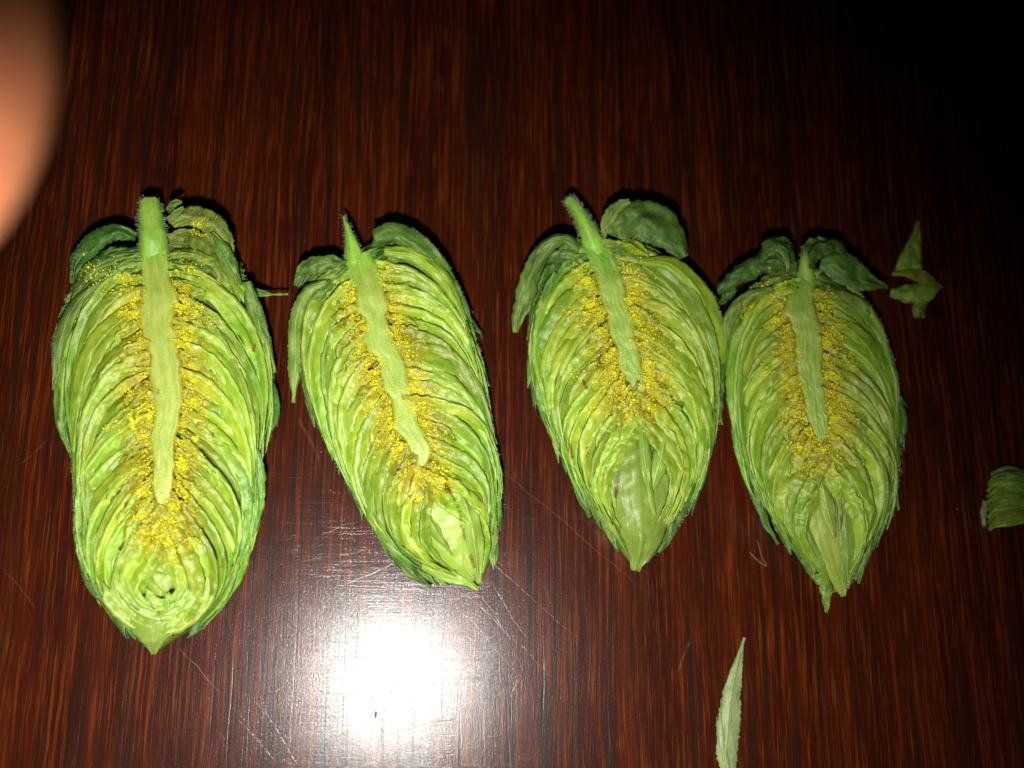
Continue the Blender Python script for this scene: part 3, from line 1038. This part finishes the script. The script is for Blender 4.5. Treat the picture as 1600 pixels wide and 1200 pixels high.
# ---------------------------------------------------------------- second cone
h2 = Hop('halved hop cone second from left, leaning right, pointed stub of stalk and blunt tip',
         [(557, 400), (577, 450), (592, 520), (612, 590), (634, 650), (654, 725), (690, 810), (740, 915)],
         [(490, 420), (466, 460), (464, 520), (470, 580), (486, 640), (512, 690), (540, 745), (570, 795), (600, 845), (640, 885), (690, 907), (744, 922)],
         [(600, 350), (655, 376), (700, 420), (728, 480), (745, 530), (756, 590), (764, 650), (774, 710), (779, 760), (778, 820), (768, 875), (748, 922)],
         [(538, 400), (540, 430), (554, 455), (553, 485), (567, 500), (570, 547), (588, 562), (594, 600), (608, 630), (617, 670), (634, 695), (640, 735)],
         [(578, 392), (598, 425), (602, 453), (613, 477), (606, 495), (617, 518), (624, 545), (637, 570), (643, 600), (653, 625), (657, 660), (671, 685), (678, 710), (668, 736)], 112, 202)
h2.t_end = .66
h2.body()
h2.crown(8)
h2.outer([(.30, 1, 8, .30, 22), (.55, 2, 9, .30, 22), (.80, 1, 9, .28, 17)])
h2.bracts(26, .0, .66, .45)
h2.bracteoles(20, .04, .66)
h2.strig(.22)
h2.stalk([(536, 338, 98), (543, 356, 101), (549, 380, 97), (557, 418, 84)], [1.2, 6, 13, 19], .8, 160)
r = h2.root
leaf('bract', [(668, 745, 96), (690, 800, 104), (715, 860, 92), (742, 908, 62)], [30, 58, 50, 4], [30, 46, 36, 4], M_tip, r, cup=20, mask=(.0, 0, .2), crinkle=2.2)
leaf('bract', [(640, 750, 92), (655, 800, 98), (685, 855, 86), (728, 900, 58)], [10, 15, 13, 2], [10, 15, 13, 2], M_tip, r, cup=10, mask=(.1, 0, .2), crinkle=1.8, rib=3)
leaf('bract', [(700, 745, 98), (728, 790, 108), (742, 850, 94), (748, 912, 62)], [6, 15, 15, 2], [8, 17, 14, 2], M_tip, r, cup=10, mask=(.15, 0, .3), crinkle=1.8, rib=3)
leaf('bract', [(662, 770, 104), (676, 820, 106), (708, 868, 92)], [6, 10, 2], [6, 12, 2], M_tip, r, cup=9, mask=(.1, 0, .3))
leaf('bract', [(645, 868, 52), (690, 895, 58), (725, 908, 54), (748, 921, 44)], [14, 16, 14, 2], [12, 12, 10, 2], M_tip, r, cup=8, mask=(0, .3, .1))
leaf('bract', [(586, 374, 106), (618, 366, 118), (660, 392, 114), (705, 448, 96), (738, 505, 76)], [18, 21, 18, 12, 2], [8, 18, 17, 12, 2], M_outer, r, cup=14, mask=(0, .45, .25), crinkle=2.4, rib=2)
leaf('bract', [(600, 392, 112), (650, 400, 118), (690, 432, 108), (728, 500, 90)], [8, 12, 12, 2], [8, 13, 12, 2], M_bract, r, cup=9, mask=(0, .3, .3), rib=3)
leaf('bract', [(540, 412, 100), (508, 412, 108), (478, 420, 100), (462, 446, 82)], [8, 12, 14, 8], [8, 13, 12, 4], M_outer, r, cup=8, crinkle=3.5, mask=(0, .8, .1), jag=.06)
leaf('bract', [(510, 440, 108), (480, 455, 106), (462, 505, 86), (462, 560, 68), (458, 629, 50)], [4, 12, 12, 12, 1], [4, 10, 12, 13, 1], M_outer, r, cup=12, mask=(0, .35, .4), rib=2.5, jag=.06)
leaf('bract', [(500, 500, 100), (484, 560, 92), (488, 620, 78), (506, 680, 60)], [8, 12, 12, 1], [8, 11, 10, 1], M_outer, r, cup=12, mask=(0, .3, .4), rib=3)
leaf('bract', [(588, 800, 44), (612, 850, 44), (640, 892, 38), (674, 918, 28)], [10, 13, 10, 1], [12, 14, 9, 1], M_outer, r, cup=8, mask=(0, .7, .1))
leaf('bract', [(750, 560, 60), (757, 600, 54), (760, 622, 46)], [4, 3, .5], [3, 3, .5], M_outer, r, mask=(0, .6, .3), n=20, jag=.1)
h2.lupulin(2800, 44, [(604, 428, 8), (616, 491, 8), (547, 447, 8), (566, 510, 5), (650, 610, 8), (590, 570, 8), (660, 645, 9), (622, 690, 8), (668, 745, 9), (690, 755, 8), (645, 640, 6), (655, 780, 4)])
h2.fuzz(1100)

# ---------------------------------------------------------------- third cone
h3 = Hop('halved hop cone with long bent hairy stalk, third from left, between two others',
         [(925, 385), (945, 440), (962, 500), (980, 560), (997, 615), (1000, 700), (1000, 800), (995, 888)],
         [(890, 392), (852, 420), (832, 480), (828, 540), (834, 600), (852, 655), (876, 705), (900, 755), (925, 800), (950, 835), (972, 865), (992, 890)],
         [(975, 385), (1040, 402), (1082, 432), (1112, 475), (1132, 530), (1132, 580), (1122, 640), (1110, 700), (1094, 755), (1068, 810), (1036, 856), (998, 890)],
         [(906, 385), (922, 415), (928, 440), (936, 462), (945, 486), (948, 517), (959, 538), (966, 569), (975, 588), (985, 612)],
         [(955, 388), (968, 410), (976, 435), (980, 460), (988, 491), (997, 522), (1003, 561), (1010, 595), (1016, 622)], 116, 303)
h3.t_end = .48
h3.body()
h3.crown(12)
h3.outer([(.30, 1, 7, .32, 22), (.55, 3, 8, .32, 22), (.80, 2, 8, .30, 18)])
h3.bracts(24, .0, .50, .54)
h3.bracteoles(16, .05, .50)
h3.strig(.3)
h3.stalk([(889, 312, 92), (902, 330, 101), (916, 355, 104), (932, 395, 86)], [9, 11, 14, 22], .75, 620)
r = h3.root
leaf('bract', [(948, 655, 100), (950, 700, 106), (952, 750, 98), (962, 800, 80)], [14, 20, 18, 4], [14, 20, 18, 4], M_tip, r, cup=12, mask=(.1, .05, .1), crinkle=2.5)
leaf('bract', [(985, 640, 100), (992, 720, 102), (998, 800, 92), (1000, 850, 74), (993, 892, 50)], [14, 34, 58, 44, 4], [14, 34, 52, 36, 6], M_tip, r, cup=18, mask=(.0, .0, .1), crinkle=3.2, rib=3.0)
leaf('bract', [(1040, 650, 102), (1036, 700, 110), (1022, 750, 102), (1012, 785, 86)], [10, 16, 12, 2], [8, 16, 12, 2], M_tip, r, cup=12, mask=(.05, 0, .25), crinkle=2, rib=3)
leaf('bract', [(1002, 655, 108), (1008, 720, 112), (1018, 780, 102), (1023, 806, 92)], [5, 11, 6, 3], [5, 11, 7, 4], M_tip, r, cup=9, mask=(.05, 0, .2), crinkle=1.2, rib=2)
leaf('bract', [(1070, 640, 98), (1066, 720, 96), (1048, 790, 80), (1014, 862, 54)], [12, 18, 16, 3], [12, 18, 16, 3], M_tip, r, cup=12, mask=(0, .15, .1))
leaf('bract', [(908, 640, 94), (918, 710, 92), (938, 780, 76), (976, 855, 50)], [10, 14, 15, 3], [12, 18, 16, 3], M_tip, r, cup=12, mask=(0, .3, .1))
leaf('bract', [(968, 372, 112), (975, 348, 124), (1010, 345, 130), (1048, 372, 124), (1068, 404, 108)], [18, 32, 34, 27, 9], [18, 30, 32, 22, 7], M_outer, r, cup=18, crinkle=3.6, mask=(0, .62, .25), rib=1, m=19)
leaf('bract', [(944, 372, 110), (948, 345, 122), (962, 324, 126), (985, 314, 124)], [3, 9, 10, 4], [3, 11, 12, 6], M_outer, r, cup=4, mask=(0, .2, .6), crinkle=2)
leaf('bract', [(972, 378, 112), (990, 385, 116), (1015, 400, 112)], [8, 12, 3], [8, 12, 3], M_bract, r, cup=6, mask=(.5, .2, .1), crinkle=3, n=24)
leaf('bract', [(904, 386, 110), (882, 372, 118), (852, 386, 110), (830, 425, 94), (816, 475, 74), (806, 506, 60), (807, 520, 52)], [4, 11, 15, 16, 17, 14, 4], [4, 9, 13, 14, 15, 12, 4], M_outer, r, cup=14, mask=(0, .6, .35), crinkle=2.2, rib=2.5)
leaf('bract', [(868, 425, 104), (850, 470, 94), (842, 540, 78), (846, 600, 60)], [4, 8, 9, 1], [4, 8, 8, 1], M_outer, r, cup=9, mask=(0, .3, .2), rib=2)
leaf('bract', [(862, 630, 58), (864, 665, 54), (880, 705, 44)], [10, 12, 2], [12, 12, 2], M_outer, r, cup=8, mask=(0, 1, .3))
leaf('bract', [(884, 700, 50), (902, 745, 48), (910, 780, 40), (923, 809, 28)], [8, 12, 8, 1], [10, 13, 8, 1], M_outer, r, cup=8, mask=(0, 1, .2))
leaf('bract', [(1100, 690, 52), (1092, 745, 48), (1064, 810, 34)], [10, 12, 2], [10, 9, 2], M_outer, r, cup=8, mask=(0, 1, .2))
leaf('bract', [(1116, 610, 60), (1124, 640, 54), (1128, 664, 44)], [8, 6, .5], [8, 4, .5], M_outer, r, cup=6, mask=(0, .5, .2), n=24)
leaf('bract', [(1000, 408, 114), (1050, 414, 114), (1094, 462, 100), (1122, 540, 80), (1124, 596, 62)], [6, 14, 20, 20, 4], [6, 12, 14, 12, 2], M_bract, r, cup=12, mask=(0, .3, .2), rib=2)
h3.lupulin(3400, 58, [(920, 493, 7), (990, 480, 9), (940, 560, 13), (1020, 540, 16), (1045, 560, 12), (900, 440, 9), (1000, 440, 12), (965, 622, 15), (1010, 640, 14), (985, 650, 13), (900, 590, 9), (940, 640, 9)])
h3.fuzz(1100)

# ---------------------------------------------------------------- fourth cone
h4 = Hop('halved hop cone furthest right of the four, crumpled dark leafy crown and ragged split tip',
         [(1256, 425), (1256, 480), (1264, 540), (1272, 610), (1284, 680), (1292, 745), (1302, 830), (1310, 930)],
         [(1196, 440), (1150, 480), (1142, 540), (1140, 600), (1146, 660), (1160, 715), (1178, 765), (1202, 805), (1228, 845), (1256, 882), (1284, 912), (1305, 932)],
         [(1310, 450), (1355, 490), (1378, 545), (1398, 600), (1408, 655), (1404, 715), (1394, 765), (1384, 810), (1366, 850), (1346, 885), (1330, 910), (1318, 932)],
         [(1246, 425), (1238, 445), (1224, 484), (1238, 518), (1242, 569), (1251, 603), (1256, 634), (1270, 676), (1283, 704)],
         [(1272, 425), (1275, 445), (1278, 480), (1288, 518), (1288, 569), (1291, 608), (1297, 645), (1299, 676), (1297, 700)], 112, 404)
h4.t_end = .56
h4.body()
h4.crown(12)
h4.outer([(.30, 1, 7, .30, 20), (.55, 3, 8, .30, 20), (.80, 2, 8, .28, 16)])
h4.bracts(24, .0, .58, .50)
h4.bracteoles(17, .05, .56)
h4.strig(.2)
h4.stalk([(1257, 394, 108), (1258, 412, 103), (1260, 445, 86)], [5, 11, 17], .5, 80)
r = h4.root
leaf('bract', [(1268, 720, 98), (1276, 780, 100), (1292, 850, 84), (1318, 932, 52)], [26, 46, 34, 3], [20, 26, 26, 3], M_tip, r, cup=14, mask=(.05, 0, .2), crinkle=2, rib=2)
leaf('bract', [(1308, 722, 98), (1316, 780, 100), (1322, 850, 84), (1324, 920, 56)], [22, 40, 34, 3], [18, 22, 18, 2], M_tip, r, cup=14, mask=(.05, .05, .3), crinkle=2, rib=3)
leaf('bract', [(1282, 745, 106), (1292, 790, 108), (1304, 840, 96)], [9, 13, 3], [9, 13, 3], M_tip, r, cup=10, mask=(.1, 0, .4), rib=2)
leaf('bract', [(1308, 728, 106), (1314, 770, 108), (1312, 830, 96)], [6, 9, 2], [6, 9, 2], M_tip, r, cup=8, mask=(.1, 0, .5), rib=3)
leaf('bract', [(1246, 780, 86), (1262, 830, 86), (1288, 885, 70), (1300, 925, 50)], [10, 13, 12, 2], [12, 14, 12, 2], M_tip, r, cup=9, mask=(0, .3, .1))
leaf('bract', [(1346, 730, 88), (1356, 790, 82), (1352, 850, 66), (1343, 912, 42)], [14, 15, 11, 1], [12, 14, 8, 1], M_outer, r, cup=9, mask=(0, .3, .2), jag=.06)
leaf('bract', [(1283, 895, 48), (1290, 925, 42), (1292, 958, 30)], [9, 10, 1], [11, 9, 1], M_outer, r, cup=4, mask=(0, .5, .1), jag=.08)
leaf('bract', [(1380, 700, 60), (1392, 745, 52), (1404, 798, 38)], [8, 9, .5], [9, 8, .5], M_outer, r, cup=7, mask=(0, .6, .2), jag=.1)
leaf('bract', [(1400, 620, 66), (1408, 665, 60), (1396, 716, 46)], [10, 10, 1], [9, 8, 1], M_outer, r, cup=7, mask=(0, .5, .4))
leaf('bract', [(1168, 715, 54), (1182, 770, 50), (1198, 820, 40), (1217, 850, 28)], [9, 10, 6, .5], [10, 12, 6, .5], M_outer, r, cup=7, mask=(0, .7, .1), jag=.07)
leaf('bract', [(1156, 670, 50), (1155, 705, 44), (1160, 730, 34)], [8, 8, 1], [9, 8, 1], M_outer, r, cup=5, mask=(0, .8, .5), n=24)
# the crumpled crown
leaf('bract', [(1282, 410, 112), (1306, 414, 124), (1340, 436, 114), (1387, 450, 96)], [12, 28, 20, 1], [10, 24, 15, 1], M_outer, r, cup=9, mask=(0, .55, .35), crinkle=2.6, jag=.05, m=19)
leaf('bract', [(1268, 420, 108), (1276, 392, 120), (1300, 384, 122), (1322, 402, 112)], [6, 12, 14, 6], [6, 14, 16, 6], M_outer, r, cup=12, mask=(0, .9, .1), crinkle=3.6, jag=.08)
leaf('bract', [(1240, 428, 106), (1226, 398, 120), (1204, 388, 118), (1188, 410, 106)], [8, 14, 14, 6], [8, 16, 16, 6], M_outer, r, cup=12, mask=(0, .85, .2), crinkle=3.4, jag=.08, rib=3)
leaf('bract', [(1226, 412, 112), (1190, 414, 114), (1155, 430, 100), (1122, 456, 80)], [10, 16, 14, 6], [10, 17, 14, 6], M_outer, r, cup=10, mask=(0, .8, .4), crinkle=3.6, jag=.08)
leaf('bract', [(1200, 398, 120), (1216, 388, 126), (1228, 400, 124), (1232, 425, 114)], [4, 6, 6, 3], [4, 6, 6, 3], M_outer, r, cup=5, mask=(0, .3, .7), crinkle=1.5, rib=3, n=28)
leaf('bract', [(1252, 398, 112), (1262, 384, 114), (1282, 380, 112), (1296, 386, 108)], [6, 8, 9, 4], [6, 9, 10, 4], M_outer, r, cup=6, mask=(0, 1, .1), crinkle=4, jag=.12, n=28)
leaf('bract', [(1236, 392, 108), (1222, 378, 112), (1205, 380, 110)], [6, 8, 4], [6, 9, 4], M_outer, r, cup=6, mask=(0, 1, .1), crinkle=4, jag=.1, n=28)
leaf('bract', [(1148, 448, 78), (1134, 464, 62), (1122, 474, 42)], [6, 9, 3], [6, 9, 3], M_outer, r, cup=5, mask=(.1, .9, .1), crinkle=3, n=24)
leaf('bract', [(1282, 462, 112), (1320, 462, 112), (1352, 482, 100), (1366, 520, 84)], [5, 8, 10, 2], [5, 9, 11, 3], M_outer, r, cup=8, mask=(0, .4, .2), rib=2)
leaf('bract', [(1210, 452, 112), (1172, 462, 108), (1144, 490, 92), (1134, 540, 74)], [5, 9, 11, 3], [5, 9, 11, 4], M_outer, r, cup=8, mask=(.2, .4, .3), rib=2)
leaf('bract', [(1292, 500, 112), (1335, 520, 110), (1372, 570, 94), (1400, 640, 76)], [8, 16, 16, 3], [8, 13, 12, 2], M_bract, r, cup=9, mask=(0, .35, .15), rib=2)
h4.lupulin(3100, 54, [(1288, 470, 6), (1200, 446, 12), (1170, 480, 9), (1292, 536, 7), (1226, 560, 12), (1305, 600, 8), (1230, 655, 14), (1245, 690, 12), (1310, 670, 11), (1290, 726, 12), (1262, 735, 11), (1330, 655, 9)])
h4.fuzz(1100)

# ------------------------------------------------------------------ scraps on the table
RNG = np.random.default_rng(55)


def scrap(label, cat, name, origin_px):
    t = thing(name, label, cat, tuple(W([origin_px], 0)[0]))
    return t


t = scrap('torn crumpled green bract with a pointed upright tip, right of the fourth hop cone', 'leaf scrap', 'torn_bract', (1430, 430))
leaf('upper_lobe', [(1434, 346, 8), (1430, 372, 16), (1422, 400, 24), (1420, 428, 28)], [1, 9, 17, 24], [1, 7, 15, 24], M_scrap, t, cup=5, mask=(0, .25, .2), crinkle=2.5)
leaf('folded_edge', [(1394, 428, 26), (1420, 428, 34), (1448, 436, 30), (1462, 446, 18)], [3, 7, 12, 5], [3, 6, 10, 5], M_scrap, t, cup=5, mask=(.6, .2, .3), crinkle=1.5)
leaf('lower_lobe', [(1392, 455, 14), (1420, 458, 22), (1448, 454, 22), (1466, 440, 12)], [6, 14, 18, 10], [9, 14, 18, 8], M_scrap, t, cup=7, mask=(0, .6, .3), crinkle=3.5)
leaf('lower_tail', [(1440, 462, 14), (1436, 480, 12), (1436, 497, 6)], [14, 11, 9], [12, 11, 9], M_scrap, t, cup=3, mask=(0, .7, .1), crinkle=2)
t = scrap('rounded ridged green hop fragment cut off by the right edge of the photo', 'hop fragment', 'hop_fragment', (1578, 785))
for k in range(8):
    y = 750 + k * 10
    leaf('bract', [(1541 + abs(k - 3) * 1.0, y + 8, 14), (1556, y - 2, 34), (1580, y - 7, 44), (1606, y - 2 - k, 40), (1625, y + 6, 20)],
         [3, 7, 8, 7, 3], [3, 8, 9, 8, 3], M_scrap, t, cup=6, mask=(.35 if k in (2, 3, 6) else 0, .55, .2), crinkle=1.6, rib=2)
leaf('bract', [(1548, 742, 12), (1575, 736, 32), (1610, 740, 30)], [6, 8, 4], [12, 14, 8], M_scrap, t, cup=8, mask=(0, .8, .1))
leaf('torn_edge', [(1540, 782, 16), (1537, 800, 18), (1539, 822, 12)], [3, 4, 3], [4, 5, 4], M_sliver, t, cup=2, mask=(0, .1, .5), n=20)
t = scrap('long narrow pale green bract lying alone at the bottom edge, pointed tip upward', 'bract', 'loose_bract', (1140, 1110))
leaf('blade', [(1163, 996, 6), (1154, 1030, 12), (1143, 1080, 17), (1136, 1140, 17), (1134, 1180, 14), (1142, 1216, 8)], [.5, 9, 16, 21, 20, 10], [.5, 7, 13, 17, 15, 10], M_sliver, t, cup=6, crinkle=1.2, mask=(0, .1, .2), n=80, jag=.05, rib=2)
for vs in ([(1148, 1060, 19.5), (1141, 1110, 20.5), (1147, 1160, 18.5), (1152, 1190, 15)], [(1126, 1092, 16), (1129, 1140, 19), (1136, 1180, 18), (1143, 1212, 12)], [(1120, 1120, 12.5), (1122, 1150, 14), (1130, 1190, 13.5)]):
    leaf('vein', vs, [.6, .8, .6], [.6, .8, .6], M_sliver, t, cup=.8, crinkle=.05, mask=(0, 0, 1), m=5, thick=.8, jag=.02, rib=.3)
o = leaf('plant_fibre', [(1171, 862, 2), (1184, 876, 5), (1197, 884, 3), (1190, 868, 4), (1184, 845, 2)], [.5, .6, .5, .5, .3], [.5, .6, .5, .5, .3], M_fibre, cup=.5, crinkle=.1, m=5, rib=0, thick=.8)
o['label'] = 'tiny bent plant fibre on the wood left of the fourth cone tip'
o['category'] = 'fibre'


def crumb(name, label, x, y, rx, ry, mat):
    iv, jf = ico()
    p = W([(x, y)], 0)[0]
    V = p + iv * np.array([rx, ry, 1.6]) * U * RNG.uniform(.8, 1.2, (12, 1)) + np.array([0, 0, 1.4 * U])
    o = make_obj(name, V, jf, mat, origin=tuple(p), smooth=False)
    o['label'] = label
    o['category'] = 'crumb'


crumb('crumb', 'small brown crumb lying in the flash glare near the bottom centre', 587, 1116, 2.6, 5.0, M_crumb)
crumb('crumb', 'tiny pale curl of debris at the middle of the flash glare', 612, 1081, 3.0, 3.2, plain_material('pale_crumb', (.5, .4, .33), .5))
crumb('crumb', 'tiny pale speck on the dark wood near the right edge beside the fragment', 1495, 795, 2.0, 2.0, M_sliver)


# ------------------------------------------------------------------ the finger near the lens
def finger():
    d = 0.031                                        # metres in front of the lens
    def at(x, y, depth):
        v = RM @ np.array([(x - 800) / FPX, -(y - 600) / FPX, -1.0])
        return np.array([0, 0, H]) + v * depth
    tip = at(-476, 50, d)
    back = at(-1700, -900, d + .008)
    ax = (back - tip) / np.linalg.norm(back - tip)
    r0 = 540 / FPX * d
    viewv = RM @ np.array([0, 0, -1.0])
    a = np.cross(ax, viewv)
    a /= np.linalg.norm(a)
    b = np.cross(ax, a)
    n, m = 40, 32
    V = []
    for i in range(n):
        f = i / (n - 1)
        if f < .35:
            g = f / .35
            x = -r0 * math.cos(g * math.pi / 2) * .95
            rr = r0 * math.sin(max(g, .03) * math.pi / 2)
        else:
            g = (f - .35) / .65
            x = g * r0 * 6
            rr = r0 * (1 + .10 * math.sin(g * 2.6) + .05 * math.exp(-((g - .42) / .10)**2) - .03 * math.exp(-((g - .42) / .02)**2))
        for k in range(m):
            th = k / m * 2 * math.pi
            V.append(tip + ax * x + a * math.cos(th) * rr + b * math.sin(th) * rr * .88)
    F = []
    for i in range(n - 1):
        for k in range(m):
            k2 = (k + 1) % m
            F.append((i * m + k, (i + 1) * m + k, (i + 1) * m + k2, i * m + k2))
    F.append(tuple(range(m)))
    F.append(tuple(range((n - 1) * m, n * m))[::-1])
    t = thing('finger', 'blurred fingertip close to the lens in the upper left corner', 'finger', tuple(tip))
    make_obj('skin', np.array(V), F, M_skin, t)
    # nail on the far side
    Vn = []
    nn = 9
    for i in range(nn):
        for k in range(nn):
            x = (-.55 + 1.3 * i / (nn - 1)) * r0
            th = math.pi / 2 + (k / (nn - 1) - .5) * 1.5
            rr = r0 * (1.0 if x > 0 else math.sqrt(max(.05, 1 - (x / (r0 * .95))**2))) * 1.02
            Vn.append(tip + ax * x + a * math.cos(th) * rr + b * math.sin(th) * rr * .90)
    make_obj('nail', np.array(Vn), grid_faces(nn, nn), M_nail, t)


finger()
